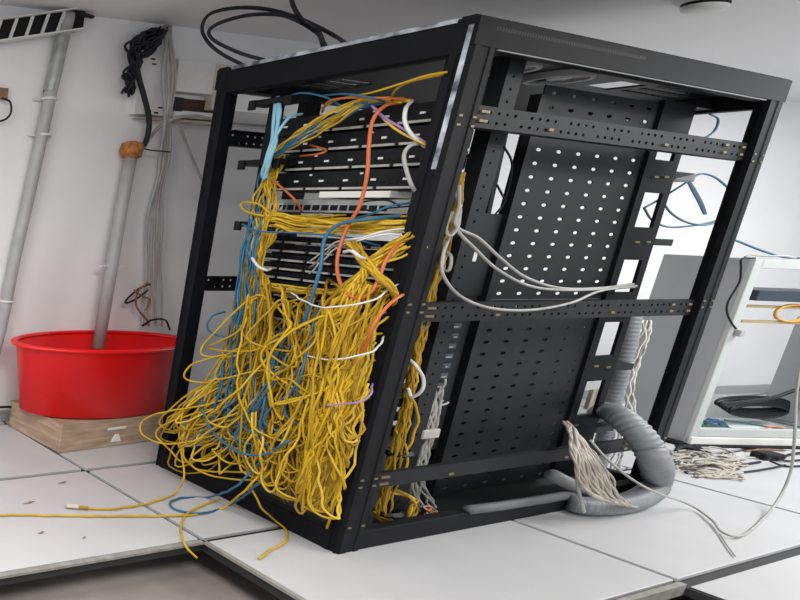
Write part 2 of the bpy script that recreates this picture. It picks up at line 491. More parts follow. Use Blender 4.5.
for i in range(8):
    z = .86 - i*.062
    unit(z, z+.045, 'slim', 'black slim switch low in the rack, nearly buried by cables', 'buried switches low in the rack', name='network_switch', cat='network switch')
# bits seen through the open side
t = empty('power_strip', rk((.62, .20, .3)), 'black power strip full of plugs standing behind the vertical mounting rail', 'power strip')
MB(rack=True).box((.62, .20, .30), (.85, .25, 1.02)).build('body', 'dark', t, bevel=.004)
s = MB(rack=True); s2 = MB(rack=True)
for i in range(15):
    z = .34 + i*.045; s.box((.665+random.uniform(0, .02), .186, z), (.76, .2, z+.022))
    s2.box((.70+.01*(i%3), .182, z+.004), (.735+.01*(i%2), .187, z+.010))
s.build('plug_row', 'navyb', t); s2.build('pin_marks', 'silver', t)
p = rki(*at(474, 262, 1, .18))
MB(rack=True).box((.60, .195, 1.02), (.875, .25, 1.37)).build('upper_housing', 'dark', t); MB(rack=True).box((.67, .188, 1.17), (.745, .195, 1.21)).build('rating_sticker', 'paper', t)
t = empty('network_switch', rk((.55, .3, 1.4)), 'dark device box with silver tag seen through the rack side near its top', 'network switch')
MB(rack=True).box((.30, .17, 1.30), (.70, .5, 1.36)).build('body', 'dark', t)
MB(rack=True).box((.46, .165, 1.315), (.60, .17, 1.335)).build('tag', 'silver', t)

# ================================================================== CABLES
YC = ('yel', 'yel', 'yel4', 'yel2', 'yel2', 'yel3')  # darker yellow and ochre mixed in to paint shade among the cables
def fx(px, py, x):
    if x < .05: px = min(px, 482 - .2675*(py-13) - 11)
    return at(px, py, 0, x)     # front plane helper
U = random.uniform
RC = .0043
G = random.gauss
# A: left vertical bundle, band then down, looping out at the bottom and back up
LA = 'yellow patch cable in the thick bundle down the rack\'s left front edge'
for i in range(34):
    m_ = random.choice(YC)
    ox, oz = G(0, 5), G(0, 3)
    bx = 262 + U(-10, 10)
    bot = U(420, 478); lx_ = U(168, 262) if i % 3 else U(160, 205)
    P = [fx(U(300, 410), U(214, 228), U(.02, .11)), fx(285+ox, 222+oz, .05), fx(bx+2, 236+oz, .03), fx(250+ox*1.2, 275, .02),
         fx(247+ox*2, 320, -.0), fx(240+ox*2.5, 365, -.02), fx((lx_+235)/2+ox, (bot+375)/2-10, U(-.10, -.03)),
         fx(lx_+ox, bot, U(-.18, -.05)), fx(lx_+U(25, 60), bot-U(-8, 30), U(-.15, -.05)), fx(lx_+U(60, 110), bot-U(40, 90), -.05), fx(U(270, 340), U(330, 400), U(0, .1))]
    cable('patch_cable', P, RC, m_, LA, group='yellow bundle on the left front edge', amp=U(.002, .0045), wl=U(.08, .2))
LAb = 'blue patch cable woven into the bundle at the rack\'s left front edge'
for i in range(9):
    ox = G(0, 5)
    P = [fx(264+ox*.6, 172+i*2, .08), fx(260+ox, 200, .04), fx(247+ox, 250, .01), fx(243+ox*1.5, 300, -.03*(i%3)), fx(234+ox*1.8, 345, -.04*(i%3)), fx(226+ox*2, 390, -.06-.03*(i%3)),
         fx(U(200, 240), U(415, 440), -.12), fx(U(240, 290), U(430, 470), -.1), fx(U(270, 320), U(380, 420), -.04)]
    cable('patch_cable', P, RC*1.1, 'blue', LAb, group='blue cables in the left bundle', amp=.004, wl=.16)
# upper bundle beside the ring, between rings
LU = 'yellow patch cable dropping from the upper ring to the left bundle'
for i in range(12):
    o1 = U(-6, 8)
    P = [fx(275+U(-5, 12), 158+U(-3, 3), .08), fx(268+o1, 180, .05), fx(264+o1+U(-6, 10), 205, .03), fx(256+o1, 240, .02), fx(248+o1, 290, .0), fx(240+o1*1.5, 340, -.02)]
    cable('patch_cable', P, RC, random.choice(YC), LU, group='yellow cables below the upper ring', amp=.004)
# diagonal bundle at the top
LD = 'yellow patch cable in the diagonal bundle under the rack top'
for i in range(11):
    o1 = U(-5, 7)
    P = [fx(U(385, 420), U(96, 104), U(.05, .12)), fx(365, 101+o1*.5, .05), fx(340+o1, 112+o1*.8, .02), fx(310+o1, 130+o1, .03), fx(285+o1*.5, 146+o1*.7, .05), fx(272+U(-4, 4), 162, .06), fx(268+o1, 178, .06)]
    cable('patch_cable', P, RC, random.choice(YC), LD, group='diagonal yellow bundle', amp=.003)
cable('patch_cable', [fx(447, 72, .02), fx(425, 76, -.02), fx(400, 84, -.02), fx(370, 93, .0), fx(340, 99, .04), fx(322, 108, .1)], RC, 'yel', 'single yellow cable arching highest from the near post under the rack top', 'cable')
cable('patch_cable', [fx(446, 74, .04), fx(410, 82, .0), fx(394, 92, .0), fx(392, 104, .1)], RC, 'yel2', 'ochre cable curling down below the rack top beside the near post', 'cable')
for i in range(3):
    P = [fx(398, 100+i, .1), fx(360, 104+i*2, .04), fx(330+i*3, 118+i*3, .03), fx(300, 135+i*3, .03), fx(270, 158+i, .05)]
    cable('patch_cable', P, RC, 'blue', 'blue patch cable within the diagonal yellow bundle', group='blue cables in the diagonal bundle', amp=.003)
cable('patch_cable', [fx(282, 100, .05), fx(300, 93, .05), fx(325, 97, .04), fx(345, 107, .04), fx(362, 103, .1)], RC, 'blue', 'blue cable arching left to right above the diagonal bundle')
cable('patch_cable', [fx(320, 96, .08), fx(345, 94, .0), fx(372, 98, .0), fx(392, 104, .1)], RC, 'blue', 'bright blue cable running along the topmost patch panel')
cable('patch_cable', [fx(322, 112, .08), fx(328, 102, .02), fx(345, 98, .0), fx(385, 98, .02), fx(412, 100, .1)], RC, 'orange', 'orange cable running level along the top of the diagonal bundle')
# light blue thick pair
for i, (a, b) in enumerate((((276, 98), (262, 176)), ((280, 99), (266, 178)), ((278, 97), (264, 180)))):
    P = [fx(a[0], a[1], .06), fx(a[0]-2+i, 118, .02), fx(272+i*2, 140, .0), fx(266+i*2, 160, .0), fx(b[0], b[1], .03)]
    cable('ribbon_cable', P, .0075, 'lblue', 'light blue cable hanging inside the rack\'s upper left corner', group='light blue cables at the upper left', amp=.001)
cable('ribbon_cable', [fx(302, 114, .1), fx(290, 117, .03), fx(279, 131, .0), fx(270, 150, .0), fx(262, 178, .03)], .006, 'lblue', 'light blue cable bending right from the light blue trio')
# orange cables
cable('power_cable', [fx(400, 103, .1), fx(385, 106, .0), fx(373, 120, -.03), fx(369, 145, -.03), fx(367, 175, -.03), fx(360, 205, -.03), fx(350, 222, -.03), fx(342, 240, -.04),
      fx(337, 262, -.06), fx(340, 282, -.08), fx(352, 297, -.1), fx(366, 296, -.1), fx(377, 283, -.08), fx(385, 262, -.05), fx(396, 246, -.02), fx(412, 232, .08)], .0068, 'orange', 'long thick orange cable looping in a U down the middle of the rack front')
cable('power_cable', [fx(412, 290, .1), fx(395, 300, -.05), fx(380, 315, -.1), fx(371, 330, -.12), fx(366, 345, -.1), fx(350, 362, -.08), fx(325, 372, -.04), fx(305, 362, .1)], .006, 'orange', 'shorter orange cable curving through the cables beside the near post')
cable('patch_cable', [fx(270, 178, .06), fx(280, 186, .02), fx(295, 200, .02), fx(302, 212, .1)], RC, 'orange', 'short orange cable below the upper ring at left')
cable('patch_cable', [fx(300, 156, .11), fx(318, 154, .06), fx(326, 150, .08), fx(310, 145, .11)], RC, 'orange', 'small orange loop on the second patch panel')
# horizontal band
LB = 'yellow patch cable in the level band across the rack front below the switch'
for i in range(16):
    z = U(220, 233); s_ = U(-2, 4)
    P = [fx(420, z+U(-3, 2), .05), fx(380, z+s_, .02), fx(340, z+s_*.5+1, .0), fx(300, z+U(-4, 2), .02), fx(268, z-6, .03), fx(250, z+U(0, 30), .03)]
    cable('patch_cable', P, RC, random.choice(YC), LB, group='level yellow band', amp=.004)
for i in range(8):
    P = [fx(415, 297+U(-4, 4), .04), fx(370, 293+U(-3, 4), .04), fx(320, 292+U(-3, 3), .06), fx(275, 288+U(-4, 4), .06), fx(262, 280+U(-10, 10), .03)]
    cable('patch_cable', P, RC, random.choice(YC), 'yellow patch cable in the lower level band at mid height', group='lower level yellow band', amp=.004)
cable('patch_cable', [fx(242, 224, .0), fx(258, 231, -.01), fx(300, 233, -.02), fx(345, 237, .0), fx(380, 246, .08)], RC, 'blue', 'blue cable running level across the yellow band')
cable('patch_cable', [fx(400, 216, .06), fx(370, 219, -.02), fx(340, 224, -.05), fx(325, 238, -.07), fx(321, 265, -.09), fx(314, 290, -.1), fx(305, 320, -.1), fx(297, 345, -.06)], .0075, 'blue', 'thick blue cable arching from the band down across the slim panels')
cable('patch_cable', [fx(412, 203, .07), fx(390, 206, .0), fx(365, 216, .0), fx(330, 222, .1)], RC, 'blue', 'blue cable in front of the silver switch')
cable('patch_cable', [fx(412, 206, .07), fx(390, 208, .03), fx(370, 211, .03), fx(360, 203, .06), fx(385, 200, .08), fx(400, 206, .1)], RC*.8, 'blackc', 'small black loop in front of the silver switch')
# fan curving down from upper right
LF = 'yellow patch cable fanning from the near post down into the tangle'
for i in range(20):
    a = U(0, 1)
    P = [fx(U(408, 428), 222+a*30, .06), fx(395-a*8, 240+a*25, -.02), fx(370-a*10, 258+a*30, -.08), fx(345+U(-20, 12), 300+a*20, -.1), fx(330+U(-35, 20), 350, -.12), fx(315+U(-45, 30), U(390, 440), -.16), fx(330+U(-30, 50), U(430, 490), -.14), fx(355+U(-40, 20), U(370, 410), -.05)]
    cable('patch_cable', P, RC, random.choice(YC), LF, group='yellow cables fanning from the near post', amp=.006)
for i in range(14):
    a = U(0, 1)
    P = [fx(U(345, 360), 245+U(-5, 4), -.06), fx(368+U(-6, 6), 262+a*6, -.09), fx(385, 278+a*8, -.08), fx(400, 292+a*6, -.03), fx(412, 300+a*8, .04)]
    cable('patch_cable', P, RC, random.choice(YC), 'yellow patch cable sloping down right to the near post at mid height', group='yellow cables sloping to the near post', amp=.003)
# main tangle: hanging loops
LM = 'thin yellow patch cable in the dense tangle hanging from the rack front'
def botlim(px): return 445 + (px-190)*(78/145)
for i in range(124):
    sx = U(262, 395)
    if i % 2: sx = U(300, 392)
    sy = U(285, 400)
    lean = -(430-sy)*.24
    bx = min(sx + lean*U(.3, 1.3), 335) + U(-30, 14); bx = max(bx, 215)
    by = botlim(bx) - abs(G(0, 50)); by = max(by, sy+35)
    w = U(8, 46); dep = U(-.22, -.03)
    ex = sx + U(-60, 40); ex = min(max(ex, 245), 400); ey = U(290, 420)
    P = [fx(sx, sy, .13), fx(sx-U(0, 8), sy-U(2, 10), U(.0, .06)), fx(sx+lean*.15-w*.4, sy+12, dep*.5), fx(sx*.45+bx*.55-w*.5, sy*.45+by*.55, dep),
         fx(bx-w*.35, by-8, dep*.95), fx(bx+w*.25, by, dep*.9), fx(bx+w*.9, by-16, dep*.9), fx(ex*.55+bx*.45+w*.4, ey*.5+by*.5, dep*.7)]
    if i % 3 == 0:      # a second hanging loop
        mx = ex + U(-40, 20); my = U(340, 440); P += [fx(ex+U(0, 20), ey, dep*.8), fx(mx, (ey+my)/2, dep), fx(mx-U(0, 30), my, dep), fx(mx+U(10, 40), my-U(0, 30), dep*.8), fx(mx+U(10, 60), my-U(40, 80), dep*.3)]
    else: P += [fx(ex, ey+8, dep*.35), fx(ex+4, ey, .12)]
    P = [P[0]] + [p + Vector((G(0, .015), G(0, .028), G(0, .028))) for p in P[1:-1]] + [P[-1]]
    P = [Vector((p.x, max(p.y, .06 if p.x > -.02 else .045 - p.x*.15), p.z)) for p in P]
    cable('patch_cable', P, RC*U(.9, 1.1), random.choice(YC), LM, group='yellow cables of the main tangle', amp=U(.001, .006), wl=U(.05, .25))
# bundle tight on the port rows
for i in range(26):
    sx, sy = U(285, 405), U(300, 395)
    P = [fx(sx, sy, .13), fx(sx-6, sy-4, .08), fx(sx-16, sy+6, .04), fx(sx-24-U(0, 20), sy+35, .0), fx(sx-30-U(0, 30), sy+80, -.03)]
    P = [Vector((p.x, max(p.y, .06), p.z)) for p in P]
    cable('patch_cable', P, RC, random.choice(YC), 'ochre yellow patch cable curving out of the low switches behind the tangle', group='yellow cables leaving the low switches', amp=.004)
for i in range(9):
    sx, sy = U(262, 335), U(285, 340); b0 = U(-30, 10)
    P = [fx(sx, sy, -.0), fx(sx-12, sy+30, -.10), fx(sx-20+b0*.3, sy+70, -.17), fx(sx-25+b0, sy+105, -.19), fx(sx+U(-20, 20), sy+U(110, 130), -.11), fx(sx+U(0, 30), sy+80, -.05), fx(sx+10, sy+40, -.02)]
    cable('patch_cable', P, RC*1.1, 'blue' if i % 3 else 'navy', 'blue patch cable among the yellow tangle at the middle front', group='blue cables in the main tangle', amp=.004, wl=.17)
for i, (mt_, y) in enumerate((('white', 300), ('purple', 398), ('white', 352))):
    P = [fx(400, y-16, .02), fx(372, y, -.14), fx(345, y+6, -.18), fx(315, y+6, -.16), fx(290, y-8, -.04)]
    cable('patch_cable', P, .0035, mt_, ('white thin cable threaded across the tangle just under the orange loop', 'purple thin cable threaded across the yellow tangle', 'white thin cable threaded across the middle of the yellow tangle')[i], amp=.003)
cable('patch_cable', [fx(372, 106, .02), fx(385, 118, .0), fx(400, 127, .0), fx(418, 138, .02), fx(430, 146, .06)], RC, 'purple', 'lilac cable slanting down right from the diagonal bundle')
cable('patch_cable', [fx(375, 108, .02), fx(388, 123, .0), fx(402, 133, .0), fx(420, 142, .02), fx(430, 148, .06)], RC, 'yel3', 'pale yellow cable slanting down right beside the lilac one')
cable('network_cable', [fx(412, 101, .1), fx(406, 108, .0), fx(405, 122, -.01), fx(412, 135, .0), fx(426, 147, .06)], .0065, 'white', 'white cable hooking down beside the near post top')
cable('network_cable', [fx(425, 143, .06), fx(410, 146, .0), fx(404, 156, -.01), fx(407, 172, -.01), fx(412, 186, .0), fx(420, 198, .08)], .0065, 'grey', 'grey cable hooking down left of the near post')
for i in range(3):
    P = [fx(418, 228+i*6, .06), fx(390, 230+i*2, -.02), fx(360, 238+i, -.06), fx(335, 243+i*3, .0), fx(310, 262+i*6, .1)]
    cable('patch_cable', P, RC*.8, ('white', 'grey')[i % 2], ('white', 'grey')[i % 2] + ' cable arching across the slim panels to the near post', group=('white', 'grey')[i % 2] + ' arching cables', amp=.002)
cable('cable_tie', [fx(252, 258, -.04), fx(258, 266, -.05), fx(266, 270, -.04), fx(271, 269, .0)], .006, 'white', 'white cable tie around the left bundle', 'cable tie')
cable('cable_tie', [fx(344, 252, -.10), fx(352, 251, -.13), fx(360, 257, -.12), fx(368, 259, -.06)], .006, 'white', 'white cable tie around the yellow cables at the middle front', 'cable tie')
# loose loops outside at the left bottom
def loose(P, label, mt='yel', r=RC*1.05, amp=.002): return cable('patch_cable', P, r, mt, label, amp=amp)
loose([fx(262, 345, -.02), fx(232, 353, -.08), fx(210, 358, -.12), fx(190, 366, -.14), fx(184, 375, -.14), fx(190, 381, -.12), fx(212, 384, -.06), fx(230, 392, -.02)], 'yellow cable loop jutting left at the red bucket rim height')
loose([fx(240, 395, -.06), fx(205, 405, -.14), fx(170, 411, -.18), fx(148, 417, -.2), fx(140, 427, -.2), fx(147, 438, -.2), fx(170, 444, -.18), fx(205, 438, -.14), fx(240, 425, -.08)], 'yellow cable loop reaching farthest left over the wooden crate')
loose([fx(238, 402, -.05), fx(200, 412, -.12), fx(172, 421, -.16), fx(160, 428, -.17), fx(156, 436, -.17), fx(163, 443, -.16), fx(175, 456, -.15), fx(186, 462, -.12), fx(220, 455, -.06)], 'yellow cable making a kinked double loop beside the left post foot')
loose([fx(232, 380, -.06), fx(200, 398, -.12), fx(183, 412, -.15), fx(182, 425, -.15), fx(196, 432, -.13), fx(230, 420, -.06)], 'short yellow loop just right of the left post')
loose([fx(215, 400, -.1), fx(188, 425, -.14), fx(183, 445, -.15), fx(186, 460, -.14), fx(200, 470, -.12), fx(240, 472, -.1), fx(280, 470, -.06)], 'yellow cable curving flat under the loops above the bottom rail')
loose([fx(262, 405, -.06), fx(222, 436, -.12), fx(200, 450, -.14), fx(190, 462, -.14), fx(206, 474, -.13), fx(245, 480, -.1), fx(285, 476, -.05)], 'yellow loop hanging over the front bottom rail at left')
loose([fx(225, 312, -.0), fx(213, 316, -.06), fx(207, 325, -.08), fx(213, 334, -.06), fx(230, 338, -.02)], 'blue cable loop poking left of the bundle at mid height', 'blue')
loose([fx(265, 216, .02), fx(250, 213, -.0), fx(240, 206, -.0), fx(244, 202, -.0), fx(258, 204, .0), fx(272, 214, .03)], 'yellow cable loop poking left beside the lower ring')
loose([fx(290, 440, -.2), fx(262, 455, -.22), fx(235, 450, -.2), fx(212, 430, -.15), fx(202, 405, -.12), fx(205, 390, -.08), fx(225, 372, -.04)], 'blue cable sweeping low around the left of the tangle', 'blue', RC*1.3)
# loops across bottom front
for i in range(12):
    bx = U(225, 330)
    P = [fx(bx+U(0, 30), 410, -.1), fx(bx-12, 445, -.16), fx(bx-U(6, 22), botlim(bx)-16, -.17), fx(bx+U(-4, 8), botlim(bx)-2, -.16), fx(bx+U(8, 24), botlim(bx)-14, -.14), fx(min(bx+U(10, 40), 342), 435, -.1)]
    cable('patch_cable', P, RC, random.choice(YC), 'yellow patch cable loop drooping lowest over the front bottom rail', group='lowest drooping yellow loops', amp=.004)
# floor cables
def fz(px, py, z=.008): return at(px, py, 2, z)
loose([fz(-40, 516), fz(20, 515), fz(80, 516), fz(140, 516), fz(190, 515), fz(222, 508), fx(245, 490, -.2), fx(262, 470, -.16), fx(275, 440, -.1)], 'yellow cable trailing straight left across the white floor tiles')
o = loose([fz(84, 508), fz(110, 509), fz(140, 505), fz(165, 498), fz(178, 490, .02), fx(184, 477, -.22), fx(182, 455, -.16), fx(180, 425, -.12), fx(196, 395, -.05)], 'yellow cable ending in a loose plug on the floor tiles')
pc = MB().tube([fz(66, 506, .014), fz(78, 507, .014)], .011, 4).build('plug', 'cream', o, label='beige plug'); 
MB().tube([fz(77, 507, .013), fz(88, 508, .012)], .008, 8).build('boot', 'yel2', o)
loose([fx(285, 455, -.1), fx(262, 480, -.16), fz(238, 495), fz(208, 503), fz(187, 514), fz(181, 526), fz(182, 537), fz(187, 548, -.0), fz(197, 558, -.03)], 'yellow cable dropping over the floor pit edge', amp=0)
loose([fx(255, 455, -.14), fx(252, 485, -.14), fx(262, 508, -.10), fz(277, 522, .02), fz(287, 532), fz(284, 543), fz(270, 550), fz(260, 559)], 'yellow cable looping on the floor before the front bottom rail')
loose([fx(320, 480, -.08), fz(318, 512, .02), fz(330, 524, .02), fz(310, 522, .02), fz(285, 505, .04), fx(278, 478, -.15), fx(285, 440, -.12)], 'yellow loop resting at the foot of the near post')
loose([fx(268, 477, -.15), fx(250, 491, -.16), fz(232, 504), fz(205, 513), fz(180, 511), fz(170, 504), fz(180, 498), fz(208, 497), fx(235, 487, -.2), fx(262, 460, -.16)], 'blue cable lying in a flat loop on the floor', 'blue', RC*1.2)
# inside strip right of the near post
LI = 'yellow patch cable hanging inside the rack right behind the near post'
def ix(px, py, y=.10): return at(px, py, 1, y)
for i in range(20):
    o1 = U(-5, 5); y = U(.05, .12); a = U(380, 420); k_ = U(0, 1)
    P = [ix(461+o1*.4, 172+U(0, 10), y), ix(458+o1*.5, 200, y), ix(449+o1*.6, 235, y), ix(441+o1*.6, 262, y), ix(432+o1*.6, 290, y), ix(424+o1, 320, y), ix(416+o1, 355, y),
         ix(408+o1, 400, y), ix(400+o1*1.5, 440, y), ix(392+o1*2, 480, y), ix(385+o1*2, 508+U(0, 12), y)]
    if i % 3 == 0: P = P[:6]
    cable('patch_cable', P, RC, random.choice(YC), LI, group='yellow cables behind the near post', amp=.004)
loose([ix(420, 320, .07), ix(416, 350, .07), ix(408, 385, .07), ix(418, 415, .05), ix(412, 440, .06), ix(398, 465, .08)], 'yellow cable bowing right inside the rack at low height')
loose([ix(395, 430, .07), ix(408, 455, .05), ix(400, 478, .06), ix(385, 490, .09)], 'yellow cable making a small bow above the lower brace')
for i in range(5):
    P = [ix(388, 492, .08), ix(402+i*4, 492+i*2, .06), ix(418-i*2, 510-i, .06), ix(402+i, 522, .07), ix(380+i*3, 520, .09), ix(374, 512, .1)]
    cable('patch_cable', P, RC, random.choice(YC), 'yellow patch cable coiled in the rack bottom behind the near post', group='yellow coil in the rack bottom', amp=.003)
loose([ix(425, 318, .06), ix(421, 330, .05), ix(416, 345, .07)], 'short blue cable piece just under the middle side brace', 'blue')
# velcro straps round this bundle
for (px, py) in ((447, 232), (398, 452), (388, 512)):
    c = ix(px, py, .09); mb = MB(); pts = [c + Vector((.055*math.cos(t_*math.pi/6), .035*math.sin(t_*math.pi/6), 0)) for t_ in range(13)]
    mb.tube(pts, .012, 4)
    o = mb.build('cable_strap', 'dark'); tag(o, {232: 'black strap around the yellow cables high behind the near post', 452: 'black strap around the yellow cables just above the lower brace', 512: 'black strap around the yellow coil in the rack bottom'}[py], 'strap')
# grey cables crossing side
def gy(P, label, r=.0055, mt='grey', **k): return cable('network_cable', P, r, mt, label, **k)
gy([ix(459, 185, .04), ix(459, 205, .03), ix(456, 226, .01), ix(478, 238, .0), ix(500, 258, .0), ix(525, 277, .0), ix(560, 288, .02), ix(600, 288, .08), ix(633, 284, .15)], 'uppermost grey cable sagging across the perforated panel', )
gy([ix(455, 190, .05), ix(460, 210, .03), ix(457, 229, .01), ix(474, 248, .0), ix(498, 270, .0), ix(530, 286, .0), ix(565, 290, .02), ix(605, 289, .08), ix(634, 287, .15)], 'middle grey cable of three sagging across the perforated panel')
gy([ix(458, 222, .04), ix(448, 240, .02), ix(443, 255, .0), ix(443, 275, -.01), ix(460, 296, -.02), ix(490, 308, -.02), ix(530, 310, -.02), ix(570, 303, .0), ix(600, 291, .06), ix(636, 286, .15)], 'lowest grey cable sagging over the middle side brace')
gy([ix(452, 212, .05), ix(446, 228, .02), ix(450, 236, .0), ix(458, 226, .01), ix(460, 210, .03)], 'grey cable knotted in a loop behind the near post')
gy([ix(446, 252, .04), ix(451, 257, .01), ix(449, 270, .0), ix(442, 268, .03), ix(444, 254, .04)], 'small grey loop beside the near post at its middle')
gy([ix(410, 360, .04), ix(416, 366, .01), ix(423, 378, .0), ix(422, 390, .0), ix(412, 397, .03), ix(408, 388, .05)], 'white cable loop low beside the near post', .006, 'white')
# grey cable bunch behind mounting rail
for i in range(14):
    o1 = U(-7, 7); y = U(.125, .16)
    P = [ix(440+o1*1.3+U(-6, 8), 385+U(-10, 25), y), ix(436+o1*.9, 410, y), ix(430+o1*.7, 435, y), ix(425+o1*.8, 455, y), ix(419+o1, 480, y), ix(424+o1*2, 500, y), ix(432+o1*2.2, 512, y)]
    cable('network_cable', P, .0045, 'grey', 'thin grey cable in the tied bunch inside the rack base', group='tied grey bunch in the rack base', amp=.004)
c = ix(431, 434, .10); MB().box((c.x-.06, .098, c.z-.022), (c.x+.06, .103, c.z+.022))
o = MB().box((c.x-.055, .096, c.z-.02), (c.x+.055, .112, c.z+.02)).build('cable_tag', 'strip', bevel=.004); tag(o, 'cream tape wrapped round the grey cable bunch in the rack base', 'tape')
for i in range(8):
    P = [ix(424+U(-4, 6), 506, .12), ix(432+U(-8, 8), 512+U(-4, 5), .10), ix(438+U(-14, 12), 516+U(-6, 5), .09)]
    cable('wire_end', P, .004, 'orange' if i % 2 else 'beige', ('orange' if i % 2 else 'beige') + ' bare wire end sprouting from the grey cables in the rack base', 'wire', group=('orange' if i % 2 else 'beige') + ' wire ends in the rack base')
# thin black X wires between rail and panel
for P, l in (([(503, 145), (512, 165), (505, 200), (495, 215)], 'thin black wire crossing the gap right of the vertical rail, upper'), ([(497, 185), (505, 200), (512, 214)], 'thin black wire crossing the gap right of the vertical rail, lower')):
    cable('wire', [ix(a, b, .2) for a, b in P], .004, 'blackc', l, 'wire')

# ------------------------------------------------------------------ braided bundle, hose at the rear side
LBn = 'beige cable in the fat bunch spilling out low from the rack side'
for i in range(26):
    t_ = (i % 13)/12; q = U(-2, 2)
    P = [ix(566+q, 421+U(0, 4), .12), ix(570+q+t_*4, 430, .04), ix(572+t_*14+q, 445+t_*1, -.03), ix(577+t_*20+q, 462-t_*3, -.09), ix(582+t_*28+q, 482-t_*4, -.12), ix(592+t_*26+q, 494+t_*2, -.13), ix(607+t_*22, 502+t_*3, -.13), ix(618+t_*18, 504+t_*3, -.11)]
    cable('network_cable', P, .0048, 'beige', LBn, group='beige bunch at the rack side', amp=.004, wl=.15)
gy([ix(574, 428, .0), ix(578, 455, -.06), ix(577, 480, -.1), ix(582, 504, -.12), ix(584, 512, -.12)], 'grey cable hanging straight down left of the beige bunch', .006)
gy([ix(590, 440, -.02), ix(606, 458, -.08), ix(630, 478, -.14), ix(655, 492, -.2), fz(690, 505, .03), fz(712, 520, .016), fz(722, 532, .014), fz(740, 536, .014), fz(760, 522, .01), fz(778, 500, .06), ix(791, 470, -.25), ix(795, 430, -.25), ix(797, 390, -.22), ix(806, 360, -.2), ix(840, 340, -.2)], 'long thin grey cable sweeping over the floor and up at the far right', .0048)
o = MB().box(ix(588, 410, .32), ix(603, 388, .34)).build('connector_block', 'cream', bevel=.004); tag(o, 'cream connector block seen through the lowest ladder opening', 'connector')
# corrugated hose
def hose(P, r, label, mt='hose'):
    pts = spline(P, 26); n = len(pts); rads = [v.x for v in spline([Vector((q, 0, 0)) for q in r], 26)]
    out = [pts[0]]; ro = [rads[0]]
    # resample evenly
    acc = 0; step = .0055
    for i in range(1, n):
        a, b = pts[i-1], pts[i]; L = (b-a).length; d = step-acc
        while d <= L: out.append(a + (b-a)*(d/L)); ro.append(rads[i]); d += step
        acc = (acc + L) % step
    rr = [ro[i]*(1+.05*math.sin(i*math.pi/2)) for i in range(len(out))]
    o = MB().tube(out, rr, 14).build('corrugated_hose', mt, smooth=True)
    return tag(o, label, 'hose')
hose([ix(634, 310, .30), ix(628, 340, .28), ix(621, 370, .27), ix(614, 396, .27), ix(608, 425, .27), ix(600, 455, .27), ix(596, 478, .27)], [.034]*7, 'upright grey ribbed hose running down behind the cable ladder')
hose([ix(598, 414, .27), ix(604, 411, .21), ix(610, 412, .13), ix(620, 417, .03), ix(635, 430, -.04), ix(648, 447, -.09), ix(656, 465, -.12), fz(657, 478, .12),
      fz(652, 490, .06), fz(636, 500, .048), fz(612, 505, .046), fz(588, 506, .046), fz(570, 503, .05)], [.040, .042, .044, .048, .05, .05, .05, .049, .048, .046, .044, .042, .04], 'thick grey corrugated hose bending out of the rack side onto the floor')
o = MB().tube([ix(468, 510, .02), ix(500, 506, .02), ix(545, 499, .02), ix(590, 491, .02)], .02, 14).build('foam_pipe', 'dkhose', smooth=True); tag(o, 'straight dark grey pipe lying along the rack base inside the side', 'pipe')
o = MB().tube([ix(552, 475, .05), ix(575, 487, .02), ix(600, 496, -.0)], .03, 12).build('cable_sleeve', 'hose', smooth=True); tag(o, 'short grey sleeve poking out below the lower brace', 'sleeve')
for i in range(10):
    o1 = U(-8, 8)
    P = [ix(645+o1*.6, 320, .3), ix(640+o1, 340, .28), ix(630+o1, 365, .28), ix(627+o1*.8, 390, .26), ix(626+o1, 415, .24), ix(618+o1, 440, .24), ix(610+o1, 476, .24)]
    cable('network_cable', P, .0038, 'white' if i % 2 else 'grey', ('white' if i % 2 else 'grey') + ' cable hanging beside the upright hose behind the ladder', group=('white' if i % 2 else 'grey') + ' cables beside the hose', amp=.004)
# blue loops by the right post
def bl(P, l, r=.0048): return cable('network_cable', P, r, 'navy', l)
bl([ix(644, 208, .25), ix(655, 202, .25), ix(668, 194, .22), ix(684, 184, .2), ix(700, 174, .2), ix(716, 178, .2), ix(732, 192, .2), ix(742, 204, .2)], 'dark blue cable arching over the top beside the right post')
bl([ix(644, 208, .25), ix(652, 220, .25), ix(668, 227, .25), ix(690, 226, .22), ix(712, 222, .2), ix(730, 214, .2)], 'dark blue cable sagging lowest between ladder and right post')
bl([ix(660, 196, .25), ix(670, 212, .25), ix(686, 222, .23), ix(705, 225, .2), ix(724, 220, .2)], 'dark blue cable sagging second lowest between ladder and right post')
for i in range(4): cable('network_cable', [ix(686+i, 178+i, .2), ix(692+i, 190, .2), ix(699+i, 203, .2), ix(704+i*.6, 214, .2)], .0045, 'navy', 'dark blue cable in the short bunch dangling beside the right post', group='short dark blue bunch')
bl([ix(674, 124, .25), ix(676, 132, .2), ix(690, 138, .2), ix(704, 138, .2), ix(715, 130, .2), ix(718, 119, .2), ix(710, 114, .2)], 'dark blue cable loop just above the upper brace at right')
bl([ix(672, 126, .25), ix(682, 128, .25), ix(688, 136, .2)], 'short dark blue cable behind the upper brace at right')
o = MB(rack=True).box((l1+.02, .17, lx(690, 177).z-.02), (l1+.19, .24, lx(690, 177).z+.02)).build('cable_clip', 'cabg', bevel=.005); tag(o, 'grey clip holding the dark blue cables beside the ladder', 'clip')

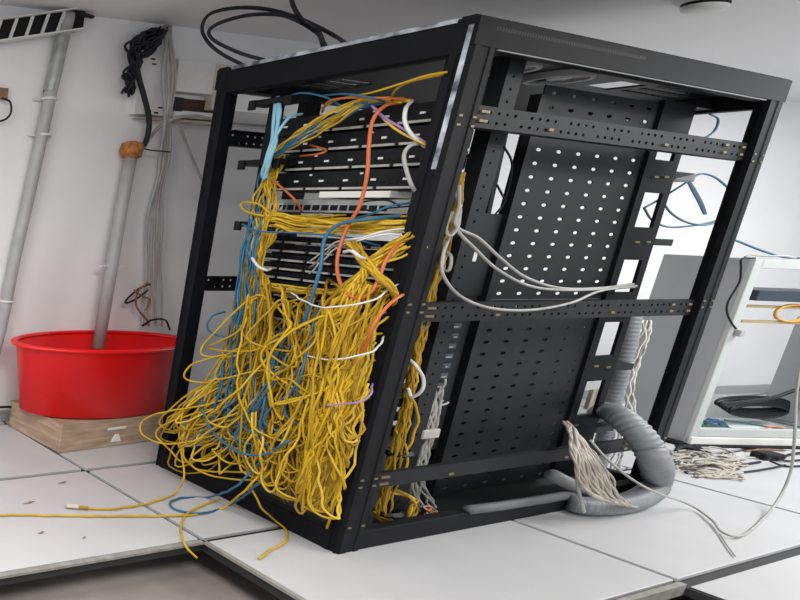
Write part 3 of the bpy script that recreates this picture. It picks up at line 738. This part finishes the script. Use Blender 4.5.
# ------------------------------------------------------------------ black loops above the rack
def up(px, py, y): return at(px, py, 1, y)
def tz(px, py): return at(px, py, 2, 2.005)
cable('power_cable', [tz(243, 65), up(222, 54, .95), up(208, 42, 1.0), up(202, 28, 1.0), up(210, 14, .98), up(235, 8, .95), up(265, 9, .9), up(295, 17, .85), up(320, 28, .8), up(338, 38, .75), tz(346, 44)], .0085, 'blackc', 'larger black cable loop standing on top of the rack')
cable('power_cable', [tz(264, 60), up(240, 53, .85), up(215, 41, .92), up(209, 31, .95), up(222, 22, .92), up(250, 15, .88), up(280, 15, .82), up(300, 22, .75), up(318, 34, .7), tz(325, 46)], .0085, 'blackc', 'smaller inner black cable loop on top of the rack')
cable('power_cable', [at(290, -10, 2, 2.39), up(293, 5, .75), up(302, 20, .72), up(318, 32, .7), tz(324, 47)], .010, 'blackc', 'black cable dropping from the ceiling onto the rack top')

# ================================================================== LEFT WALL FURNITURE

# oval tub
TC = Vector((-.03, 1.395, .172))
tub = empty('plastic_tub', TC, 'large bright red oval plastic tub standing on the wooden crate', 'tub')
def oval(prof, k=72):
    mb = MB(); vs = []; n = len(prof)
    for a, b, z in prof:
        for j in range(k):
            th = 2*math.pi*j/k; vs.append((TC.x + a*math.cos(th), TC.y + b*math.sin(th), z))
    fs = [(i*k+j, i*k+(j+1) % k, (i+1)*k+(j+1) % k, (i+1)*k+j) for i in range(n-1) for j in range(k)]
    fs.append(tuple(range(k))[::-1]); fs.append(tuple(range((n-1)*k, n*k)))
    mb.add(vs, fs); return mb
oval([(.50, .215, .174), (.515, .225, .18), (.58, .258, .56), (.585, .262, .565), (.572, .25, .565), (.505, .215, .20), (.49, .205, .19)]).build('body', 'red', tub, smooth=True)
k = 72; rim = MB(); pts = []
prof = [(.578, .256, .566), (.612, .276, .566), (.618, .281, .574), (.614, .278, .584), (.600, .268, .588), (.578, .254, .585), (.570, .249, .575)]
vs = []
for a, b, z in prof:
    for j in range(k):
        th = 2*math.pi*j/k; vs.append((TC.x + a*math.cos(th), TC.y + b*math.sin(th), z))
n = len(prof)
rim.add(vs, [(i*k+j, i*k+(j+1) % k, ((i+1) % n)*k+(j+1) % k, ((i+1) % n)*k+j) for i in range(n) for j in range(k)])
rim.build('rim', 'red', tub, smooth=True)
# crate
cu = Vector((.998, .055, 0)); cv = Vector((-.055, .998, 0)); co = Vector((-.455, 1.155, 0))
def cf(p): return co + cu*p[0] + cv*p[1] + Vector((0, 0, p[2]))
crate = empty('wooden_crate', co, 'flat raw wooden crate under the red tub', 'crate')
MB(fr=cf).box((0, 0, .002), (.92, .018, .168)).build('front_board', 'wood', crate, bevel=.003)
MB(fr=cf).box((0, .02, .002), (.018, .45, .168)).build('end_board', 'wood', crate, bevel=.003)
MB(fr=cf).box((.90, .02, .002), (.918, .45, .168)).build('end_board', 'wood', crate, bevel=.003)
MB(fr=cf).box((0, .432, .002), (.92, .45, .168)).build('back_board', 'wood', crate, bevel=.003)
MB(fr=cf).box((.02, .02, .150), (.898, .43, .166)).build('top_board', 'wood', crate, bevel=.002)
h = at(103, 442, 1, 1.17)
mb = MB(fr=cf).box((.335, -.004, .105), (.47, .0, .118)); mb.prism([(.37, .03), (.445, .03), (.42, .075), (.395, .075)], -.004, 0.0, ax=1)
mb.build('stencil_mark', 'paper', crate, label='white stencilled arrow mark')
# wall pipes
def pipe(P, r, label, name='conduit_pipe', mt='pvc', k=14):
    o = MB().tube(P, r, k).build(name, mt, smooth=True); return tag(o, label, 'pipe')
p1 = pipe(spline([wat(-6, 355, .05), wat(3, 318, .05), wat(14, 262, .05), wat(30, 190, .05), wat(44, 125, .05), wat(55, 72, .05), wat(69, 14, .05)], 6), .036, 'grey conduit pipe running floor to ceiling at far left of the wall')
for (px, py) in ((49, 99), (44, 135), (7, 301)):
    p = wat(px, py, .05); mb = MB()
    mb.tube([p + Vector((.041*math.cos(t_), .041*math.sin(t_), 0)) for t_ in [q*math.pi/8 for q in range(17)]], .007, 6)
    mb.box(p + Vector((-.075, .03, -.007)), p + Vector((.075, .05, .007)))
    mb.build('pipe_clip', 'pvcw', p1)
p1b = [wat(50, 92, .05), wat(55, 72, .05), wat(60, 48, .05), wat(65, 26, .05)]
MB().tube(p1b, .040, 12, caps=False).build('silver_tape', 'silver', p1, smooth=True, label='crinkled silver tape wrapping')
p2 = pipe([at(98, 348, 1, 1.53), wat(112, 265, .12), wat(122, 205, .09), wat(131, 156, .07)], .036, 'grey drain pipe standing in the red tub against the wall')
for q in (-1, 1):
    p = wat(112, 266, .12); MB().box(p+Vector((q*.035, -.01, -.005)), p+Vector((q*.085, .02, .005))).build('pipe_clip', 'pvcw', p2)
p = wat(132, 150, .07)
mb = MB().lathe([(0, -.04), (.055, -.04), (.065, .0), (.058, .035), (.03, .045), (0, .045)], p, 14)
for v in mb.v: v += Vector((U(-.006, .006), U(-.006, .006), U(-.006, .006)))
o = mb.build('pipe_lagging', 'foam', p2, smooth=True, label='orange foam plug at the pipe top')
# trunking board behind the dark cables
def wbox(mb, x0, y0, x1, y1, d0, d1):
    """box on the back wall between two seen corners, standing out from d0 to d1"""
    a, b = wat(x0, y0, 0), wat(x1, y1, 0)
    s0, s1 = (a-W0).dot(WD), (b-W0).dot(WD)
    for q in (0,): pass
    old = mb.fr
    x0, x1 = sorted((s0, s1)); z0, z1 = sorted((a.z, b.z))
    vs = [wf((x, d, z)) for z in (z0, z1) for x, d in ((x0, d1), (x1, d1), (x1, d0), (x0, d0))]
    mb.add(vs, [(0,3,2,1),(4,5,6,7),(0,1,5,4),(1,2,6,5),(2,3,7,6),(3,0,4,7)]); return mb
o = wbox(MB(), 136, 56, 165, 118, 0, .05).build('trunking_box', 'pvcw', bevel=.004); tag(o, 'white wall trunking box behind the frayed dark cables', 'trunking')
mb = MB(); 
for (a, b) in ((147, 61), (148, 66), (143, 112), (150, 114), (154, 109)):
    wbox(mb, a-2, b-1, a+2, b+1, .05, .052)
mb.build('screw_hole', 'dark', o)
o = wbox(MB(), 131, 118, 157, 121, 0, .07).build('wall_ledge', 'cream', bevel=.003); tag(o, 'cream ledge strip under the white trunking box', 'ledge')
o = empty('wall_cabinet', wf((.55, 0, 1.9)), 'white wall box with a dark open slot left of the rack top', 'wall box')
wbox(MB(), 166, 60, 215, 97, 0, .05).build('cover', 'pvcw', o, bevel=.004)
wbox(MB(), 168, 112, 212, 122, 0, .05).build('lower_cover', 'pvcw', o, bevel=.004)
wbox(MB(), 164, 97, 212, 113, .0, .01).build('recess', 'recess', o)
wbox(MB(), 164, 97, 178, 113, .01, .03).build('terminal_block', 'dark', o)
o = wbox(MB(), 170, 121, 215, 127, 0, .08).build('wall_rail', 'cream', bevel=.003); tag(o, 'cream trunking rail running behind the rack at upper left', 'trunking')
o = wbox(MB(), 222, 112, 276, 128, 0, .06).build('wall_rail', 'pvc', bevel=.003); tag(o, 'grey trunking seen through the rack between post and panels', 'trunking')
o = wbox(MB(), 210, 66, 217, 112, 0, .06).build('wall_upright', 'cream', bevel=.003); tag(o, 'cream upright trunking beside the rack\'s upper left corner', 'trunking')
# frayed dark cables at the ceiling
for i in range(13):
    a = U(0, 1)
    P = [wat(158+U(-6, 8), 30+U(-3, 3), .02), wat(146+U(-8, 10), 38+U(-6, 8), .1), wat(136+U(-6, 8), 50+U(-6, 6), .1), wat(132+U(-4, 6), 66+U(-6, 6), .09), wat(129+U(-3, 4), 80+U(-8, 6), .08), wat(130+U(-3, 3), 94+U(-6, 3), .07)]
    cable('power_cable', P, .0075, 'blackc', 'frayed black cable hanging in a clump from the ceiling over the trunking box', group='frayed black cable clump', amp=.016, wl=.11)
for i in range(6):
    P = [wat(164+U(-3, 3), 30, .04), wat(156+U(-4, 5), 40+U(-4, 4), .12), wat(148+U(-5, 5), 50+U(-3, 3), .13), wat(143+U(-4, 6), 54+U(-2, 4), .10)]
    cable('power_cable', P, .009, 'blackc', 'black cable stub bunched right of the frayed clump', group='black cable stubs', amp=.008)
cable('power_cable', [wat(136, 60, .1), wat(139, 78, .09), wat(144, 96, .09), wat(149, 118, .09), wat(148, 134, .09), wat(144, 146, .09)], .016, 'blackc', 'thick dark cable dropping from the clump to the orange foam')
cable('wire', [wat(143, 148, .1), wat(150, 150, .1), wat(170, 152, .1)], .004, 'blackc', 'thin dark wire sticking out right from the orange foam')
cable('wire', [wat(143, 148, .08), wat(158, 128, .06), wat(176, 118, .1), wat(196, 116, .1), wat(212, 119, .1)], .010, 'grey', 'grey cable arching over the cream rail to the rack')
# grey cables falling down the wall
for i, (mt, w_) in enumerate((('pvc', .013), ('grey', .012), ('beige', .011), ('pvc', .010))):
    o1 = (i-1.5)*3
    P = [wat(168+o1*.8, 26, .03), wat(170+o1, 60, .08), wat(168+o1, 100, .09), wat(166+o1*.8, 140, .07), wat(162+o1*.9, 175, .06), wat(157+o1*1.3, 205, .06), wat(154+o1*1.6, 240, .06), wat(153+o1*1.5, 275, .06), wat(152+o1*2, 300, .06), wat(152+o1*2.2, 326, .07)]
    cable('network_cable', P, w_*.75, mt, 'grey cable falling down the white wall to behind the red tub', group='grey cables down the wall', amp=.006, wl=.4)
cable('network_cable', [wat(180, 127, .07), wat(188, 148, .06), wat(198, 172, .06), wat(206, 186, .05)], .008, 'pvc', 'grey cable slanting right behind the rack\'s left post')
for i, P in enumerate(([(150, 284), (140, 288), (128, 298), (126, 303), (136, 299), (148, 290)], [(148, 282), (138, 292), (136, 304), (140, 312), (148, 322), (142, 326)], [(142, 326), (152, 320), (165, 320), (170, 330)], [(134, 290), (142, 296), (150, 300), (146, 310)])):
    cable('wire', [wat(a, b, .07+.01*i) for a, b in P], .006, 'stain' if i % 2 else 'blackc', ('dark loop of wire hanging on the wall above the red tub', 'brown wire kinking down the wall above the red tub', 'dark wire looping just over the tub rim', 'short brown wire curled on the wall above the tub')[i], 'wire')
# small socket at far left and its wire
o = wbox(MB(), -6, 88, 5, 100, 0, .03).build('junction_box', 'rust'); tag(o, 'small orange brown junction box at the far left of the wall', 'junction box')
cable('wire', [wat(2, 98, .04), wat(10, 102, .05), wat(11, 112, .05), wat(6, 119, .04), wat(-4, 122, .04)], .006, 'blackc', 'thin black wire looping below the junction box', 'wire')
# ceiling level cable tray
A = wat(66, 21, .04); B = wat(-40, 36, .04)
d = (B-A).normalized(); nn = Vector((-d.y, d.x, 0)).normalized()
def tf(p): return A + d*p[0] + nn*p[1] + Vector((0, 0, p[2]))
tray = empty('cable_tray', A, 'black cable tray with white rungs under the ceiling at upper left', 'cable tray')
L_ = (B-A).length
MB(fr=tf).box((-.10, -.02, -.055), (L_, .02, .045)).build('tray_side', 'dark', tray)
MB(fr=tf).box((-.10, -.02, .045), (L_, .05, .053)).build('tray_lip', 'pvcw', tray)
MB(fr=tf).box((-.10, -.02, -.063), (L_, .05, -.055)).build('tray_lip', 'pvcw', tray)
for i in range(7):
    x = .02+i*.095
    MB(fr=tf).prism([(x+.03, -.05), (x+.05, -.05), (x+.02, .045), (x, .045)], .02, .027, ax=1).build('tray_rung', 'pvcw', tray)
for i in range(4):
    P = [wat(60+U(-4, 4), 18+U(-3, 3), .05), wat(74, 13+i, .06), wat(84, 15+U(-1, 2), .06), wat(94, 16+U(-2, 2), .06)]
    cable('wire', P, .008, 'blackc', 'short black cable end spilling from the cable tray along the ceiling line', 'wire', group='cable ends by the tray', amp=.008)
# grey cable behind crate on the floor
cable('network_cable', [at(-10, 408, 1, 1.6), at(10, 407, 1, 1.6), at(25, 410, 1, 1.58)], .008, 'blackc', 'dark cable along the wall foot left of the crate')
# dried bits on tiles
for (px, py, w_) in ((29, 503, .035), (62, 483, .03), (41, 533, .02), (84, 538, .012)):
    p = fz(px, py, .001); mb = MB()
    mb.add([p+Vector((-w_, -.003, 0)), p+Vector((0, -.007, .002)), p+Vector((w_, .004, .001)), p+Vector((.01, .005, .003)),
            p+Vector((-w_, -.003, .002)), p+Vector((0, -.007, .005)), p+Vector((w_, .004, .003)), p+Vector((.01, .005, .006))], [(3,2,1,0), (4,5,6,7), (0,1,5,4), (1,2,6,5), (2,3,7,6), (3,0,4,7)])
    tag(mb.build('debris_flake', 'dust'), {29: 'brown flake on the white tile, leftmost of the debris', 62: 'brown flake on the tile nearest the wooden crate', 41: 'small dark chip on the tile below the trailing yellow cable', 84: 'tiny chip on the tile nearest the floor pit edge'}[px], 'debris')

# ================================================================== RIGHT: second cabinet
c0 = Vector((3.80, .362, 0)); cu2 = Vector((.969, -.248, 0)); cv2 = Vector((.248, .969, 0))
def gf(p): return c0 + cu2*p[0] + cv2*p[1] + Vector((0, 0, p[2]))
CH, CWd, CD = 1.207, 1.3, .40
cab = empty('equipment_cabinet', gf((CWd/2, CD/2, 0)), 'low grey and white open-fronted equipment cabinet beyond the black rack', 'cabinet')
MB(fr=gf).box((0, .02, .02), (.02, CD, CH)).build('side_panel', 'cabg', cab, bevel=.004)
MB(fr=gf).box((CWd-.02, .02, .02), (CWd, CD, CH)).build('side_panel', 'cabg', cab, bevel=.004)
for x in (0, CWd-.06): MB(fr=gf).box((x, 0, .02), (x+.055, .03, CH)).build('front_post', 'cabw', cab, bevel=.004)
MB(fr=gf).box((.055, 0, CH-.055), (CWd-.06, .03, CH)).build('top_bar', 'cabw', cab, bevel=.004)
MB(fr=gf).box((.055, .0, .065), (CWd-.06, .03, .12)).build('bottom_bar', 'cabw', cab, bevel=.004)
MB(fr=gf).box((.0, -.012, .015), (CWd, .02, .062)).build('kick_strip', 'pvcw', cab, bevel=.003)
MB(fr=gf).box((-.01, -.03, .0), (CWd, .02, .012)).build('base_plinth', 'dark', cab)
MB(fr=gf).box((-.06, -.0, .0), (.0, CD, .02)).build('base_plinth', 'dark', cab)
MB(fr=gf).box((.02, .05, .06), (CWd-.02, CD, .07)).build('floor_panel', 'cabi', cab)
MB(fr=gf).box((.02, CD-.02, .07), (CWd-.02, CD-.01, .24)).build('lower_back_panel', 'cabw', cab)
MB(fr=gf).box((.02, CD-.03, CH-.05), (CWd-.02, CD, CH)).build('rear_bar', 'cabw', cab)
MB(fr=gf).box((1.14, .10, .10), (1.20, CD-.02, .82)).build('inner_rail', 'cabg', cab)
MB(fr=gf).box((1.04, .12, .10), (1.08, .17, .80)).build('inner_rail', 'cabg', cab)
def gat(px, py, dd):     # seen point at depth dd behind the cabinet front, in cabinet measures
    r = ray(px, py); p = CAM + r * (((c0 + cv2*dd) - CAM).dot(cv2) / r.dot(cv2)); q = p - c0
    return Vector((q.dot(cu2), dd, q.z))
a, b = gat(755, 290, .1), gat(800, 302, .1)
dev = empty('equipment_box', gf((a.x+.3, .2, b.z)), 'flat navy blue equipment box sliding in the grey and white cabinet', 'device')
MB(fr=gf).box((a.x, .08, b.z), (a.x+.75, .36, a.z)).build('case', 'navyb', dev, bevel=.006)
for (px, py) in ((745, 306), (740, 321)):
    q = gat(px, py, .12)
    MB(fr=gf).box((q.x, .11, q.z-.008), (q.x+.9, .14, q.z+.008)).build('slide_rail', 'gold', cab, bevel=.002)
pts = []
for k_ in range(40):
    t_ = k_*2*math.pi*3/39; q = gat(790, 313, .12)
    pts.append(gf((q.x + .14*math.cos(t_)*(1-.02*k_/4), .10+.002*k_/4, q.z + .055*math.sin(t_))))
o = MB().tube(pts, .0065, 6).build('fibre_coil', 'gold', smooth=True); tag(o, 'coiled orange yellow fibre cable under the navy box', 'cable'); o.data.materials[0] = M['orangey']
cc = gat(760, 408, .2)
for j in range(5):
    pts = []
    for k_ in range(30):
        t_ = k_*2*math.pi/29; pts.append(gf((cc.x + (.22+.015*j)*math.cos(t_)+U(-.004, .004), .2+.01*j, cc.z + .045*math.sin(t_) + .012*(j-2))))
    cable('power_cable', pts, .0085, 'blackc', 'black cable loop coiled on the bottom of the white cabinet', group='black coil in the cabinet', sub=2)
cable('power_cable', [gf(gat(a, b, .1)) for a, b in ((720, 404), (745, 402), (772, 398), (790, 392), (806, 386), (830, 376))], .012, 'blackc', 'thick black cable leaving the cabinet coil to the right')
o = MB(fr=gf); q = gat(712, 423, .15); o.box((q.x-.12, .10, .073), (q.x+.13, .32, .085)); o = o.build('circuit_board', 'green'); tag(o, 'green circuit board lying on the cabinet bottom', 'circuit board')
for i in range(5):
    P = [gf(gat(698+U(0, 8), 424+U(-3, 3), .12)), gf(gat(708+U(-4, 8), 421+U(-3, 2), .10)), gf(gat(720, 424+U(-4, 3), .10)), gf(gat(728, 427, .12))]
    cable('wire', P, .006, 'navy', 'dark blue wire lying over the green circuit board', 'wire', group='dark blue wires on the circuit board')
cable('wire', [gf(gat(a, b, .10)) for a, b in ((725, 420), (750, 424), (775, 428), (796, 430))], .006, 'green', 'thin green wire on the cabinet floor', 'wire')
cable('wire', [gf(gat(a, b, .08)) for a, b in ((760, 429), (775, 427), (790, 430))], .005, 'orange', 'thin red orange wire by the cabinet bottom bar', 'wire')
cable('network_cable', [gf(gat(a, b, -.01)) for a, b in ((755, 258), (742, 259), (741, 268), (740, 280), (735, 290), (728, 302), (727, 312), (731, 322), (736, 329))], .005, 'blackc', 'dark cable dangling down the grey cabinet side')
o = MB(fr=gf); q = gat(738, 333, -.01); o.box((q.x-.015, -.03, q.z-.02), (q.x+.015, -.002, q.z+.02)); tag(o.build('plug', 'pvc', bevel=.004), 'grey plug on the end of the cable dangling at the cabinet', 'plug')
cable('network_cable', [at(724, 238, 1, .25), gf(gat(737, 241, .0)), gf(gat(760, 250, .0)), gf(gat(783, 257, .05)), gf(gat(800, 258, .1)), gf(gat(830, 259, .15))], .006, 'blue', 'thin blue cable running from the rack to the cabinet top')
cable('wire', [gf(gat(a, b, .0)) for a, b in ((745, 257), (752, 255), (765, 256), (785, 256), (795, 258))], .006, 'grey', 'thin grey cable lying on the cabinet top', 'wire')
# grey side bracket bits
for z in (.30, .80): MB(fr=gf).box((1.02, .10, z), (1.20, .13, z+.02)).build('inner_bracket', 'pvc', cab)
# floor clutter right
LBt = 'beige cable in the loose heap on the floor between rack and cabinet'
for i in range(26):
    x0, y0 = U(675, 700), U(450, 468)
    P = [fz(x0-U(0, 14), y0-U(-4, 6), U(.01, .05)), fz(x0+10, y0-4, U(.02, .06)), fz(x0+U(20, 35), y0-U(-2, 4), U(.01, .04)), fz(x0+U(38, 56), y0+U(0, 8), .012), fz(x0+U(30, 50), y0+U(6, 12), .012), fz(x0+U(0, 20), y0+U(5, 11), .012)]
    P = [Vector((p.x, min(p.y, .62), p.z)) for p in P]
    cable('network_cable', P, .006, 'beige' if i % 3 else 'grey', LBt, group='heap of beige cables on the floor', amp=.01, wl=.2)
for i in range(6):
    P = [fz(672+U(-4, 6), 449+U(-3, 3), .03), fz(690, 447+U(-2, 6), .05), fz(705+U(-4, 4), 452+U(0, 8), .03), fz(715, 462+U(-3, 3), .012)]
    cable('power_cable', P, .007, 'blackc', 'black cable mixed in the heap on the floor by the rack', group='black cables in the floor heap', amp=.008)
p = fz(766, 459, .0)
ad = empty('power_adapter', p, 'black power adapter lying on the floor before the white cabinet', 'power adapter')
def af(q): return p + cu2*q[0] + cv2*q[1] + Vector((0, 0, q[2]))
MB(fr=af).box((-.065, -.035, .003), (.065, .035, .045)).build('case', 'blackc', ad, bevel=.008)
MB(fr=af).box((-.09, -.015, .01), (-.065, .015, .035)).build('socket', 'dark', ad, bevel=.004)
cable('power_cable', [fz(778, 459, .02), fz(788, 461), fz(800, 460), fz(825, 457)], .006, 'blackc', 'black lead running right from the power adapter')
cable('power_cable', [fz(770, 461, .02), fz(784, 466), fz(800, 466), fz(825, 464)], .006, 'blackc', 'lower black lead running right from the power adapter')
cable('power_cable', [fz(685, 472), fz(715, 473), fz(745, 472), fz(772, 468), fz(785, 465)], .006, 'blackc', 'black cable curving on the floor below the beige heap')
cable('power_cable', [fz(736, 467), fz(748, 464), fz(760, 462)], .007, 'blackc', 'short thin black lead left of the power adapter')
cable('power_cable', [fz(782, 459), fz(788, 455), fz(800, 453), fz(825, 450)], .008, 'blackc', 'upper thin black lead right of the power adapter')
cable('network_cable', [fz(718, 455), fz(735, 457), fz(757, 458)], .006, 'grey', 'thin grey cable between the heap and the power adapter')
cable('wire', [fz(745, 451), fz(765, 449.5), fz(785, 450.5)], .006, 'stain', 'reddish wire at the foot of the white cabinet', 'wire')
cable('network_cable', [fz(720, 534), fz(727, 545), fz(735, 556)], .003, 'grey', 'thin grey cable tail on the white floor tile at right')

# ceiling detector
p = at(708, -3, 2, ZC)
det = empty('smoke_detector', Vector((2.11, .27, ZC)), 'round cream smoke detector on the ceiling at upper right', 'smoke detector')
def dl(prof, name, mt): 
    mb = MB(); k = 40; cx_, cy_ = p.x, p.y; n = len(prof); vs = []
    for r, z in prof:
        for j in range(k):
            th = 2*math.pi*j/k; vs.append((cx_+r*.95*math.cos(th), cy_+r*.6*math.sin(th), ZC+z))
    mb.add(vs, [(i*k+j, i*k+(j+1) % k, (i+1)*k+(j+1) % k, (i+1)*k+j) for i in range(n-1) for j in range(k)])
    return mb.build(name, mt, det, smooth=True)
dl([(.15, 0), (.15, -.015), (.13, -.025), (.11, -.03)], 'base', 'pvcw')
dl([(.10, -.028), (.10, -.042)], 'smoke_slots', 'dark')
dl([(.11, -.042), (.105, -.052), (.07, -.062), (0, -.064)], 'cover', 'pvcw')

# ================================================================== LIGHT
def area(name, loc, sx, sy, e, rot=(0, 0, 0), col=(1, .985, .96)):
    l = bpy.data.lights.new(name, 'AREA'); l.shape = 'RECTANGLE'; l.size = sx; l.size_y = sy; l.energy = e; l.color = col
    o = bpy.data.objects.new(name, l); COL.objects.link(o); o.location = loc; o.rotation_euler = rot; return o
area('unseen_overhead_lamp', (-1.6, -1.2, 2.36), 1.4, 1.2, 70)
area('unseen_overhead_lamp', (2.4, -1.6, 2.36), 1.6, 1.2, 80)
area('unseen_overhead_lamp', (4.8, -.8, 2.36), 1.6, 1.0, 90, col=(.95, .98, 1))  # added to brighten the back wall at the right
area('unseen_overhead_lamp', (-2.2, .4, 2.36), .9, .8, 30)
w = bpy.data.worlds.new('world'); SC.world = w; w.use_nodes = True
bg = w.node_tree.nodes['Background']; bg.inputs[0].default_value = (.90, .94, 1.0, 1); bg.inputs[1].default_value = 1.0
vs_ = SC.view_settings; vs_.view_transform = 'Standard'; vs_.look = 'None'; vs_.gamma = 1; vs_.use_curve_mapping = False
vs_.exposure = 0.0
